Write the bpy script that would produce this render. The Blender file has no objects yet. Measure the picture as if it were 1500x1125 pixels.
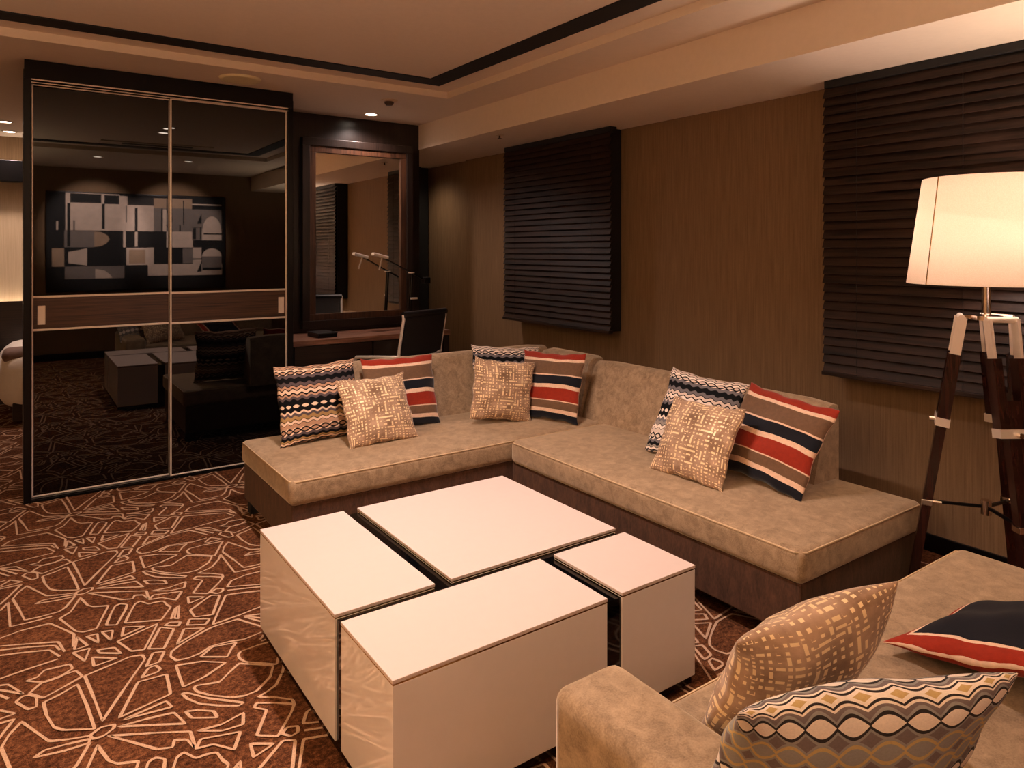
import bpy, bmesh, math, random
from mathutils import Vector, Matrix
random.seed(7)
S = bpy.context.scene
COL = S.collection
PI = math.pi

# ------------------------------------------------------------------ helpers
def lin(c):
    c /= 255.0
    return c / 12.92 if c <= 0.04045 else ((c + 0.055) / 1.055) ** 2.4
def rgb(r, g, b): return (lin(r), lin(g), lin(b), 1.0)

class NT:
    """tiny node-graph writer"""
    def __init__(s, name):
        s.m = bpy.data.materials.new(name); s.m.use_nodes = True
        s.t = s.m.node_tree; s.t.nodes.clear()
        s.out = s.t.nodes.new('ShaderNodeOutputMaterial')
    def n(s, typ, **kw):
        nd = s.t.nodes.new(typ)
        for k, v in kw.items(): setattr(nd, k, v)
        return nd
    def put(s, sock, v):
        if hasattr(v, 'is_linked') or isinstance(v, bpy.types.NodeSocket): s.t.links.new(v, sock)
        else: sock.default_value = v
    def math(s, op, a, b=None, c=None):
        nd = s.n('ShaderNodeMath', operation=op)
        s.put(nd.inputs[0], a)
        if b is not None: s.put(nd.inputs[1], b)
        if c is not None: s.put(nd.inputs[2], c)
        return nd.outputs[0]
    def mix(s, f, a, b, mode='MIX'):
        nd = s.n('ShaderNodeMix', data_type='RGBA', blend_type=mode)
        s.put(nd.inputs[0], f); s.put(nd.inputs[6], a); s.put(nd.inputs[7], b)
        return nd.outputs[2]
    def ramp(s, f, stops, interp='LINEAR'):
        nd = s.n('ShaderNodeValToRGB'); r = nd.color_ramp; r.interpolation = interp
        while len(r.elements) < len(stops): r.elements.new(0.5)
        for e, (p, c) in zip(r.elements, stops):
            e.position = p
            e.color = c if len(c) == 4 else (*c, 1)
        s.put(nd.inputs[0], f)
        return nd.outputs[0]
    def coord(s, kind='Object', scale=(1, 1, 1), rot=(0, 0, 0)):
        tc = s.n('ShaderNodeTexCoord'); mp = s.n('ShaderNodeMapping')
        mp.inputs['Scale'].default_value = scale; mp.inputs['Rotation'].default_value = rot
        s.t.links.new(tc.outputs[kind], mp.inputs[0])
        return mp.outputs[0]
    def noise(s, vec, scale, detail=3, rough=0.55, dist=0):
        nd = s.n('ShaderNodeTexNoise')
        s.put(nd.inputs['Vector'], vec); nd.inputs['Scale'].default_value = scale
        nd.inputs['Detail'].default_value = detail; nd.inputs['Roughness'].default_value = rough
        nd.inputs['Distortion'].default_value = dist
        return nd.outputs[0]
    def bump(s, h, strength=0.2, dist=0.01):
        nd = s.n('ShaderNodeBump'); nd.inputs['Strength'].default_value = strength
        nd.inputs['Distance'].default_value = dist; s.put(nd.inputs['Height'], h)
        return nd.outputs[0]
    def bsdf(s, color, rough=0.5, metal=0.0, normal=None, **kw):
        b = s.n('ShaderNodeBsdfPrincipled')
        s.put(b.inputs['Base Color'], color); s.put(b.inputs['Roughness'], rough); s.put(b.inputs['Metallic'], metal)
        if normal is not None: s.put(b.inputs['Normal'], normal)
        for k, v in kw.items(): s.put(b.inputs[k.replace('_', ' ')], v)
        s.t.links.new(b.outputs[0], s.out.inputs[0])
        return s.m

def plain(name, c, rough=0.5, metal=0.0, var=0.12, scale=30, **kw):
    g = NT(name); v = g.noise(g.coord(), scale)
    d = tuple(x * (1 - var) for x in c[:3]) + (1,); l = tuple(min(1, x * (1 + var)) for x in c[:3]) + (1,)
    return g.bsdf(g.ramp(v, [(0.3, d), (0.7, l)]), rough, metal, **kw)

def wood(name, dark, light, stretch=(60, 60, 2), rough=0.35, rot=(0, 0, 0), **kw):
    g = NT(name); vec = g.coord('Object', stretch, rot)
    a = g.noise(vec, 1.0, 4, 0.6, 0.4)
    return g.bsdf(g.ramp(a, [(0.3, dark), (0.62, light)]), rough, 0, g.bump(a, 0.08, 0.002), **kw)

def velvet(name, c, hi, scale=9, sheen=0.6, rough=0.75, fine=(1, 1, 1)):
    g = NT(name); vec = g.coord('Object', fine)
    a = g.noise(vec, scale, 6, 0.65, 0.6); b = g.noise(vec, 240, 2)
    f = g.math('MULTIPLY_ADD', b, 0.35, g.math('MULTIPLY', a, 0.75))
    return g.bsdf(g.ramp(f, [(0.36, c), (0.72, hi)]), rough, 0, g.bump(b, 0.12, 0.002),
                  Sheen_Weight=sheen, Sheen_Roughness=0.4, Sheen_Tint=(1, 0.86, 0.68, 1), Specular_IOR_Level=0.25)

# ---- mesh helpers
def BM(): return bmesh.new()
def add_box(bm, x0, x1, y0, y1, z0, z1, bev=0.0, seg=2, mi=0, mat4=None):
    r = bmesh.ops.create_cube(bm, size=1.0); vs = r['verts']
    for v in vs:
        v.co = Vector((x0 + (v.co.x + .5) * (x1 - x0), y0 + (v.co.y + .5) * (y1 - y0), z0 + (v.co.z + .5) * (z1 - z0)))
    faces = set(f for v in vs for f in v.link_faces)
    if bev > 0:
        es = list(set(e for v in vs for e in v.link_edges))
        q = bmesh.ops.bevel(bm, geom=es, offset=bev, segments=seg, profile=0.5, affect='EDGES', clamp_overlap=True)
        faces = set(f for f in q['faces']) | set(f for f in faces if f.is_valid)
        vs = list(set(v for f in faces for v in f.verts))
    for f in faces:
        if f.is_valid: f.material_index = mi
    if mat4 is not None:
        for v in vs: v.co = mat4 @ v.co
    return vs
def bx(x0, x1, y0, y1, z0, z1, bev=0.0, seg=2):
    bm = BM(); add_box(bm, x0, x1, y0, y1, z0, z1, bev, seg); return bm
def add_tube(bm, pts, r, n=10, cap=True):
    pts = [Vector(p) for p in pts]; rings = []
    rr = r if isinstance(r, (list, tuple)) else [r] * len(pts)
    up0 = None
    for i, p in enumerate(pts):
        t = (pts[min(i + 1, len(pts) - 1)] - pts[max(i - 1, 0)]).normalized()
        if up0 is None:
            up0 = Vector((0, 0, 1)) if abs(t.z) < .9 else Vector((1, 0, 0))
        a = t.cross(up0).normalized(); b = a.cross(t).normalized(); up0 = b
        rings.append([bm.verts.new(p + (a * math.cos(2 * PI * k / n) + b * math.sin(2 * PI * k / n)) * rr[i]) for k in range(n)])
    for i in range(len(rings) - 1):
        for k in range(n):
            bm.faces.new((rings[i][k], rings[i][(k + 1) % n], rings[i + 1][(k + 1) % n], rings[i + 1][k]))
    if cap:
        bm.faces.new(rings[0][::-1]); bm.faces.new(rings[-1])
def add_lathe(bm, prof, c=(0, 0, 0), n=32):
    rings = []
    for r, z in prof:
        rings.append([bm.verts.new((c[0] + max(r, 1e-4) * math.cos(2 * PI * k / n), c[1] + max(r, 1e-4) * math.sin(2 * PI * k / n), c[2] + z)) for k in range(n)])
    for i in range(len(rings) - 1):
        for k in range(n):
            bm.faces.new((rings[i][k], rings[i][(k + 1) % n], rings[i + 1][(k + 1) % n], rings[i + 1][k]))
def add_bar(bm, p0, p1, w, d, side=(0, 1, 0), w1=None, d1=None):
    """rectangular bar from p0 to p1, width w along `side`, depth d"""
    p0, p1 = Vector(p0), Vector(p1); t = (p1 - p0).normalized()
    s = Vector(side); s = (s - t * s.dot(t)).normalized(); q = t.cross(s).normalized()
    w1 = w if w1 is None else w1; d1 = d if d1 is None else d1
    A = [bm.verts.new(p0 + s * a * w / 2 + q * b * d / 2) for a, b in ((-1, -1), (1, -1), (1, 1), (-1, 1))]
    B = [bm.verts.new(p1 + s * a * w1 / 2 + q * b * d1 / 2) for a, b in ((-1, -1), (1, -1), (1, 1), (-1, 1))]
    for k in range(4): bm.faces.new((A[k], A[(k + 1) % 4], B[(k + 1) % 4], B[k]))
    bm.faces.new(A[::-1]); bm.faces.new(B)

def obj(name, bm, mats, parent=None, smooth=None, loc=None):
    bmesh.ops.recalc_face_normals(bm, faces=bm.faces)
    me = bpy.data.meshes.new(name); bm.to_mesh(me); bm.free()
    for m in (mats if isinstance(mats, (list, tuple)) else [mats]): me.materials.append(m)
    o = bpy.data.objects.new(name, me); COL.objects.link(o)
    if smooth is not None:
        for p in me.polygons: p.use_smooth = True
        if smooth < 180:
            me.set_sharp_from_angle(angle=math.radians(smooth))
    if loc: o.location = loc
    if parent: o.parent = parent; 
    return o
def tag(o, label, cat, group=None):
    o['label'] = label; o['category'] = cat
    if group: o['group'] = group
    return o
def thing(name, label, cat, loc=(0, 0, 0), rz=0, group=None):
    o = bpy.data.objects.new(name, None); COL.objects.link(o); o.empty_display_size = .1
    o.location = loc; o.rotation_euler = (0, 0, rz)
    return tag(o, label, cat, group)
def struct(name, bm, m, smooth=None):
    o = obj(name, bm, m, smooth=smooth); o['kind'] = 'structure'; return o
def copy_thing(root, loc, label, rz=None):
    r = root.copy(); COL.objects.link(r); r.location = loc; r['label'] = label
    if rz is not None: r.rotation_euler = (0, 0, rz)
    for ch in list(root.children):
        c = ch.copy(); COL.objects.link(c); c.parent = r
        for g in list(ch.children):
            d = g.copy(); COL.objects.link(d); d.parent = c
    return r
def at(o, **kw):
    for k, v in kw.items(): o[k] = v
    return o

# ------------------------------------------------------------------ materials
M = {}
M['ceiling'] = plain('ceiling_paint', rgb(226, 208, 188), 0.8, var=.02)
def wallcloth(name, c0, c1):
    g = NT(name); vec = g.coord('Object', (90, 90, 2.2)); a = g.noise(vec, 1.6, 3, .6)
    b = g.noise(g.coord('Object', (1, 1, 1)), 420, 1)
    f = g.math('MULTIPLY_ADD', b, .3, g.math('MULTIPLY', a, .75))
    return g.bsdf(g.ramp(f, [(.3, c0), (.75, c1)]), .7, 0, g.bump(f, .15, .003), Specular_IOR_Level=.3)
M['wall'] = wallcloth('brown_wallcovering', rgb(106, 82, 58), rgb(142, 114, 84))
M['panelcloth'] = wallcloth('beige_wallcovering', rgb(190, 164, 130), rgb(214, 190, 156))
M['ebony'] = wood('ebony_wood', rgb(9, 6, 5), rgb(36, 25, 20), (170, 170, 1.5), .3)
M['ebonyh'] = wood('ebony_wood_horizontal', rgb(14, 9, 8), rgb(46, 33, 26), (1.5, 90, 90), .3)
M['slat'] = wood('dark_walnut_slat', rgb(14, 9, 7), rgb(52, 36, 28), (60, 3, 60), .5, Specular_IOR_Level=.25)
M['walnut'] = wood('walnut_rail', rgb(34, 22, 15), rgb(84, 58, 42), (2.5, 90, 150), .3)
M['desk'] = wood('desk_top_veneer', rgb(84, 56, 44), rgb(150, 108, 88), (3, 60, 60), .3)
M['frame'] = wood('mirror_frame_wood', rgb(30, 18, 12), rgb(74, 47, 32), (70, 70, 4), .3)
M['mahogany'] = wood('dark_mahogany', rgb(24, 10, 8), rgb(52, 26, 20), (90, 90, 4), .22)
M['black'] = plain('black_lacquer', rgb(6, 5, 6), .3, var=.05, Specular_IOR_Level=.3)
M['blackmatte'] = plain('black_matte', rgb(10, 9, 9), .7, var=.1)
M['blackgloss'] = plain('black_gloss_core', rgb(6, 6, 7), .05, var=.02)
M['band'] = plain('dark_ceiling_inlay', rgb(16, 15, 18), .75, var=.05)
M['leather'] = plain('black_leather', rgb(22, 21, 23), .38, var=.15, scale=80)
M['chrome'] = plain('polished_chrome', rgb(232, 222, 214), .1, 1.0, var=.02)
M['steel'] = plain('brushed_steel', rgb(224, 214, 206), .34, 1.0, var=.04)
M['brass'] = plain('brass_edge', rgb(212, 176, 108), .25, 1.0, var=.04)
M['edge'] = plain('satin_aluminium', rgb(236, 224, 212), .32, .4, var=.02)
M['whitetop'] = plain('cream_matte_top', rgb(208, 189, 180), .55, var=.01, Specular_IOR_Level=.3)
M['white'] = plain('cream_lacquer', rgb(238, 228, 222), .3, var=.01, Coat_Weight=1.0, Coat_Roughness=.03, Coat_IOR=1.7)
g = NT('tinted_black_glass'); M['glass'] = g.bsdf(rgb(5, 5, 6), .015, 0, IOR=1.68)
g = NT('silver_mirror'); M['mirror'] = g.bsdf((.86, .84, .8, 1), .01, 1.0)
M['sofa'] = velvet('tan_velvet', rgb(116, 94, 70), rgb(176, 149, 118), 22, .8)
M['sofabase'] = velvet('dark_brown_weave', rgb(54, 36, 26), rgb(92, 62, 46), 30, .2, .8, (1, 1, .3))
M['piping'] = plain('sofa_piping', rgb(196, 168, 132), .7)
M['bedlinen'] = plain('white_bed_linen', rgb(226, 214, 200), .8, var=.03)
M['runner'] = plain('brown_bed_runner', rgb(112, 84, 70), .75, var=.15)
M['paper'] = plain('white_paper', rgb(200, 190, 180), .7)
M['plastic'] = plain('ivory_plastic', rgb(206, 180, 152), .5, var=.03)
M['grille'] = plain('cream_speaker_grille', rgb(236, 222, 180), .6, var=.03)
M['voidglass'] = plain('night_window_glass', rgb(8, 8, 10), .08)
def emit(name, c, s):
    g = NT(name); e = g.n('ShaderNodeEmission'); e.inputs[0].default_value = c; e.inputs[1].default_value = s
    g.t.links.new(e.outputs[0], g.out.inputs[0]); return g.m
M['lampglow'] = emit('downlight_lens', (1, .82, .66, 1), 14)
M['strip'] = emit('led_strip', (1, .76, .58, 1), 12)
# lamp shade: translucent fabric
g = NT('lamp_shade_fabric')
tr = g.n('ShaderNodeBsdfTranslucent'); df = g.n('ShaderNodeBsdfDiffuse'); mx = g.n('ShaderNodeMixShader')
wv = g.noise(g.coord('Object', (1, 1, 1)), 300, 2)
cc = g.ramp(wv, [(.3, rgb(240, 228, 214)), (.7, rgb(250, 240, 228))])
g.put(tr.inputs[0], cc); g.put(df.inputs[0], cc); mx.inputs[0].default_value = .45
g.t.links.new(tr.outputs[0], mx.inputs[1]); g.t.links.new(df.outputs[0], mx.inputs[2]); g.t.links.new(mx.outputs[0], g.out.inputs[0])
M['shade'] = g.m
# carpet
g = NT('brown_carpet'); v = g.coord('Object')
a = g.noise(v, 60, 5, .75); b = g.noise(v, 420, 2, .6); c3 = g.noise(v, 5, 3)
f = g.math('MULTIPLY_ADD', a, .6, g.math('MULTIPLY', b, .35)); f = g.math('MULTIPLY_ADD', c3, .18, f)
M['carpet'] = g.bsdf(g.ramp(f, [(.42, rgb(32, 18, 12)), (.55, rgb(84, 50, 32)), (.68, rgb(142, 92, 60))]), .95, 0, g.bump(b, .5, .006), Specular_IOR_Level=.05)
g = NT('carpet_line_pile'); v = g.coord('Object'); b = g.noise(v, 300, 3, .7)
M['carpetline'] = g.bsdf(g.ramp(b, [(.3, rgb(172, 132, 104)), (.7, rgb(218, 184, 154))]), .95, 0, g.bump(b, .4, .004), Specular_IOR_Level=.05)

# ---- pillow fabrics (UV based: u across, v from bottom to top)
def uvsock(g):
    tc = g.n('ShaderNodeTexCoord'); sp = g.n('ShaderNodeSeparateXYZ'); g.t.links.new(tc.outputs['UV'], sp.inputs[0])
    return sp.outputs[0], sp.outputs[1]
RED, NAVY, CREAM, BRN = rgb(150, 44, 24), rgb(18, 19, 28), rgb(232, 196, 168), rgb(112, 84, 62)
def stripe_mat():
    g = NT('striped_velvet'); u, v = uvsock(g)
    nz = g.noise(g.coord('UV'), 26, 5, .7)
    w = g.math('ADD', g.math('SUBTRACT', 1.0, v), g.math('MULTIPLY_ADD', g.noise(g.coord('UV'), 3, 1), .03, -.015))
    st = [(0, RED), (.155, CREAM), (.20, BRN), (.375, CREAM), (.388, NAVY), (.49, CREAM), (.535, RED), (.67, CREAM), (.68, BRN), (.785, CREAM), (.84, NAVY)]
    c = g.ramp(w, st, 'CONSTANT')
    c = g.mix(.55, c, g.mix(nz, (.25, .25, .25, 1), (1.5, 1.5, 1.5, 1)), 'MULTIPLY')
    return g.bsdf(c, .8, 0, g.bump(nz, .15, .004), Sheen_Weight=.4, Sheen_Roughness=.4, Specular_IOR_Level=.2)
def stripe_back():
    g = NT('striped_velvet_back'); u, v = uvsock(g)
    nz = g.noise(g.coord('UV'), 26, 5, .7)
    d = g.math('MINIMUM', g.math('MINIMUM', u, g.math('SUBTRACT', 1.0, u)), g.math('MINIMUM', v, g.math('SUBTRACT', 1.0, v)))
    d = g.math('ADD', d, g.math('MULTIPLY_ADD', g.noise(g.coord('UV'), 7, 2), .05, -.025))
    c = g.ramp(d, [(0, CREAM), (.015, RED), (.14, CREAM), (.165, NAVY)], 'CONSTANT')
    c = g.mix(.55, c, g.mix(nz, (.3, .3, .3, 1), (1.5, 1.5, 1.5, 1)), 'MULTIPLY')
    return g.bsdf(c, .8, 0, g.bump(nz, .15, .004), Sheen_Weight=.05, Specular_IOR_Level=.12)
def wave_mat(name, BLK, CRM, GRY, MUS, PNK, N=11, chain=.026):
    g = NT(name); u, v = uvsock(g)
    w = g.math('SUBTRACT', 1.0, v)
    ph = g.math('SINE', g.math('MULTIPLY', u, 2 * PI * N))
    a = g.math('ABSOLUTE', g.math('SINE', g.math('MULTIPLY', u, PI * N)))
    zz = g.math('MULTIPLY_ADD', ph, .0105, w)
    st = [(0, PNK), (.045, BLK), (.055, PNK), (.085, BLK), (.097, CRM), (.125, CRM), (.175, GRY), (.215, BLK), (.275, GRY), (.31, BLK), (.32, PNK), (.345, BLK),
          (.357, CRM), (.39, BLK), (.405, PNK), (.425, GRY), (.45, BLK), (.565, CRM), (.585, GRY), (.61, MUS), (.645, BLK), (.655, CRM), (.68, BLK), (.69, PNK)]
    st2 = [(.69, PNK), (.735, CRM), (.80, GRY), (.835, BLK), (.875, MUS), (.90, BLK), (.91, CRM), (.94, BLK), (.95, GRY)]
    c1 = g.ramp(zz, st, 'CONSTANT'); c2 = g.ramp(zz, [(0, PNK)] + st2, 'CONSTANT')
    c = g.mix(g.math('GREATER_THAN', zz, .69), c1, c2)
    for row in (.15, .515, .765, .975):
        dv = g.math('ABSOLUTE', g.math('SUBTRACT', w, row))
        lim = g.math('MULTIPLY_ADD', a, chain, .009)
        c = g.mix(g.math('LESS_THAN', dv, lim), c, BLK)
        c = g.mix(g.math('LESS_THAN', dv, g.math('MULTIPLY_ADD', a, chain * .95, -.008)), c, CRM if row in (.515,) else PNK)
    nz = g.noise(g.coord('UV'), 120, 2, .7)
    c = g.mix(.35, c, g.mix(nz, (.4, .4, .4, 1), (1.4, 1.4, 1.4, 1)), 'MULTIPLY')
    return g.bsdf(c, .85, 0, g.bump(nz, .2, .004), Specular_IOR_Level=.15)
def maze_mat(N=23):
    g = NT('gold_dash_velvet'); u, v = uvsock(g)
    uv = g.coord('UV')
    U = g.math('MULTIPLY', u, N); V = g.math('MULTIPLY', v, N)
    iu, iv = g.math('FLOOR', U), g.math('FLOOR', V); fu, fv = g.math('FRACT', U), g.math('FRACT', V)
    def rnd(off):
        cb = g.n('ShaderNodeCombineXYZ'); g.put(cb.inputs[0], iu); g.put(cb.inputs[1], iv); cb.inputs[2].default_value = off
        wn = g.n('ShaderNodeTexWhiteNoise', noise_dimensions='3D'); g.t.links.new(cb.outputs[0], wn.inputs[0]); return wn.outputs[0]
    r1, r2 = rnd(.3), rnd(5.7)
    # square blob in the cell, stretched in u or v at random so that some join their neighbour
    hu = g.math('MULTIPLY_ADD', g.math('GREATER_THAN', r1, .82), .29, .215)
    hv = g.math('MULTIPLY_ADD', g.math('LESS_THAN', r1, .18), .29, .215)
    ins = g.math('MULTIPLY', g.math('LESS_THAN', g.math('ABSOLUTE', g.math('SUBTRACT', fu, .5)), hu), g.math('LESS_THAN', g.math('ABSOLUTE', g.math('SUBTRACT', fv, .5)), hv))
    hole = g.math('MULTIPLY', g.math('GREATER_THAN', r2, .72), g.math('MULTIPLY', g.math('LESS_THAN', g.math('ABSOLUTE', g.math('SUBTRACT', fu, .42)), .28), g.math('LESS_THAN', g.math('ABSOLUTE', g.math('SUBTRACT', fv, .6)), .2)))
    ins = g.math('MULTIPLY', ins, g.math('SUBTRACT', 1.0, hole))
    ins = g.math('MULTIPLY', ins, g.math('GREATER_THAN', r2, .08))
    nz = g.noise(uv, 5, 4, .6); fine = g.noise(uv, 160, 2)
    base = g.ramp(nz, [(.32, rgb(122, 92, 68)), (.7, rgb(192, 157, 128))])
    c = g.mix(ins, base, rgb(240, 212, 166))
    h = g.math('MULTIPLY_ADD', ins, -.5, g.math('MULTIPLY', fine, .5))
    return g.bsdf(c, g.math('MULTIPLY_ADD', ins, -.38, .82), g.math('MULTIPLY', ins, .12), g.bump(h, .3, .003), Sheen_Weight=.4, Sheen_Roughness=.4, Specular_IOR_Level=.3)
def scallop_mat(N=11):
    g = NT('scallop_knit'); u, v = uvsock(g); w = g.math('SUBTRACT', 1.0, v)
    a = g.math('ABSOLUTE', g.math('SINE', g.math('MULTIPLY', u, PI * N)))
    GRY, LG, DK, WH, MU = rgb(122, 108, 106), rgb(150, 146, 140), rgb(52, 46, 44), rgb(240, 224, 208), rgb(196, 166, 112)
    zz = g.math('MULTIPLY_ADD', a, .02, w)
    c = g.ramp(zz, [(0, MU), (.012, WH), (.026, DK), (.032, WH), (.042, GRY), (.20, GRY)], 'CONSTANT')
    for row, cols, am in ((.095, (LG, DK, WH), .040), (.21, (LG, MU, LG), .034), (.31, (LG, MU, LG), .03), (.42, (LG, DK, WH), .042), (.54, (LG, MU, LG), .034), (.66, (LG, DK, WH), .042), (.78, (LG, MU, LG), .034), (.9, (LG, DK, WH), .042)):
        dv = g.math('ABSOLUTE', g.math('SUBTRACT', w, row))
        offs = (.024, .012, -.002) if len(cols) == 3 else (.012, -.004)
        for cc, of in zip(cols, offs):
            c = g.mix(g.math('LESS_THAN', dv, g.math('MULTIPLY_ADD', a, am, of)), c, cc)
    nz = g.noise(g.coord('UV'), 120, 2, .7)
    c = g.mix(.35, c, g.mix(nz, (.4, .4, .4, 1), (1.4, 1.4, 1.4, 1)), 'MULTIPLY')
    return g.bsdf(c, .85, 0, g.bump(nz, .2, .004), Specular_IOR_Level=.15)
M['stripe'] = stripe_mat(); M['stripeback'] = stripe_back()
M['wave'] = wave_mat('wave_knit', rgb(12, 11, 13), rgb(232, 200, 172), rgb(88, 76, 77), rgb(170, 136, 88), rgb(184, 144, 116))
M['wavegrey'] = wave_mat('wave_knit_grey', rgb(14, 14, 16), rgb(240, 222, 206), rgb(112, 106, 108), rgb(150, 140, 130), rgb(214, 194, 178))
M['wavenear'] = scallop_mat()
M['maze'] = maze_mat()

# ------------------------------------------------------------------ room
WX = 3.535          # right wall plane
CZ = 2.485          # main ceiling
TRX, TRY0, TRY1, TLX, TZ = 2.489, 0.9, 4.333, -1.45, 2.53
YB = 8.15; YF = -1.07; XL = -2.2; YP = 5.413
SFX, SFZ = 2.827, 2.278

# ---- carpet lines, drawn as one repeat and tiled
CF, CA, CH0, CHH = 1035.0, math.radians(35.1), 366.0, 1.42
def floor_pt(u, v):
    k = (u - 750) / CF
    dx = math.sin(CA) + math.cos(CA) * k; dy = math.cos(CA) - math.sin(CA) * k
    t = CHH * CF / (v - CH0)
    return Vector((dx * t, dy * t))
A_ = (0, 820, 4.592); B_ = (200, 820, 4.592); C_ = (0, 690, 7.5); D_ = (180, 690, 6.82)
STROKES = [  # (origin, closed, points)
 (A_, 1, [(285,115),(300,160),(335,200),(380,210),(530,206),(495,125),(452,50),(370,85)]),
 (A_, 1, [(505,228),(560,200),(625,190),(622,203),(570,230),(520,240)]),
 (A_, 1, [(570,785),(630,930),(690,1088),(830,880),(975,672),(960,645),(880,655),(720,722)]),
 (A_, 1, [(650,167),(750,42),(893,14),(905,85),(780,125)]),
 (A_, 1, [(672,174),(880,110),(908,130)]),
 (A_, 1, [(648,196),(965,186),(915,148),(780,170)]),
 (A_, 1, [(595,228),(800,218),(985,213),(1000,268),(965,240),(905,242),(895,266),(820,272),(690,246)]),
 (A_, 1, [(240,300),(290,275),(400,255),(505,238),(500,252),(380,278)]),
 (A_, 0, [(505,250),(440,325),(400,352),(270,388),(165,410),(130,340),(85,268),(120,225),(180,180),(250,215),(312,246),(400,240),(500,228)]),
 (A_, 1, [(540,260),(590,310),(630,320),(730,312),(650,467),(565,490),(510,485),(400,400),(475,355)]),
 (A_, 0, [(0,348),(55,292),(68,455),(200,425),(350,386)]),
 (C_, 0, [(710,830),(720,752),(615,715),(520,685),(280,730),(100,780),(20,832),(300,815),(590,800),(640,860)]),
 (C_, 0, [(0,862),(300,835),(560,822),(602,850)]),
 (C_, 0, [(0,895),(250,870),(515,850),(600,890)]),
 (A_, 1, [(520,525),(500,610),(590,582)]), (A_, 1, [(490,630),(605,600),(570,685)]), (A_, 1, [(582,520),(662,562),(655,502)]),
 (A_, 1, [(685,490),(760,480),(745,545)]), (A_, 1, [(655,612),(772,595),(815,635),(670,632)]), (A_, 1, [(622,662),(785,668),(632,722)]),
 (A_, 1, [(715,445),(745,370),(775,315),(810,300),(855,305),(845,340),(785,443)]),
 (A_, 1, [(840,430),(875,360),(910,300),(945,283),(1000,303),(1048,290),(1100,283),(1125,310),(1150,322),(1085,410)]),
 (A_, 1, [(820,520),(832,458),(972,452)]), (A_, 1, [(790,555),(1060,435),(970,610),(885,620)]),
 (B_, 1, [(80,605),(160,460),(252,470),(185,602)]), (B_, 1, [(190,448),(222,425),(297,423),(283,450)]), (B_, 1, [(275,572),(320,470),(455,464)]),
 (B_, 1, [(340,445),(357,405),(492,403),(465,440)]), (B_, 0, [(232,405),(258,335),(288,312),(280,402),(255,398),(272,330)]),
 (B_, 1, [(345,255),(457,255),(352,300)]), (B_, 1, [(360,345),(500,245),(560,243),(512,375),(392,390)]),
 (B_, 0, [(840,212),(600,240),(555,340),(512,438),(700,372),(840,315)]),
 (B_, 1, [(500,222),(530,200),(582,195),(580,215),(545,230)]),
 (B_, 1, [(380,227),(445,140),(385,132),(400,116),(500,116),(582,120),(560,150),(480,230)]),
 (B_, 1, [(385,868),(400,850),(470,840),(560,825),(620,765),(690,700),(920,715),(900,790),(810,885),(730,918),(640,930),(500,915),(410,892)]),
 (B_, 1, [(305,905),(340,898),(480,935),(720,965),(690,985),(560,985),(420,972),(340,937)]),
 (B_, 1, [(330,1025),(370,1068),(545,1065),(520,1022),(410,1015)]),
 (B_, 1, [(105,212),(220,190),(330,150),(322,190),(220,212)]), (B_, 1, [(85,272),(112,240),(305,215),(265,275),(170,257)]),
 (B_, 0, [(975,770),(940,845),(880,890),(820,925),(940,930),(1050,945),(1062,980)]),
 (B_, 0, [(840,452),(680,403),(590,430),(500,460),(390,520),(290,580),(235,622),(228,655),(270,682),(350,665),(430,632),(500,585),(620,555),(720,540),(840,490)]),
 (B_, 1, [(430,657),(510,590),(672,560),(640,600),(610,657)]),
 (B_, 1, [(265,715),(440,687),(600,695),(460,790),(315,860)]),
 (B_, 1, [(65,722),(110,630),(187,620),(155,690)]), (B_, 1, [(35,797),(80,732),(130,713),(162,740),(140,760)]),
 (D_, 1, [(725,580),(860,567),(985,605)]), (D_, 0, [(725,585),(905,625)]),
 (D_, 1, [(960,638),(985,615),(1030,610),(1075,615),(1105,655),(1060,667)]),
 (D_, 1, [(640,800),(665,780),(800,745),(1000,705),(915,852),(800,845),(690,838),(650,822)]),
 (A_, 1, [(178,820),(250,795),(300,747),(470,706),(490,735),(400,795),(300,830)]),
 (A_, 0, [(195,905),(280,832),(510,750),(555,788),(430,860),(290,935),(195,905)]),
 (A_, 0, [(0,805),(200,735),(390,673)]), (A_, 0, [(0,305),(60,250),(130,182)]),
 (A_, 0, [(0,182),(70,140),(150,152),(0,190)]),
]
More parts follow.
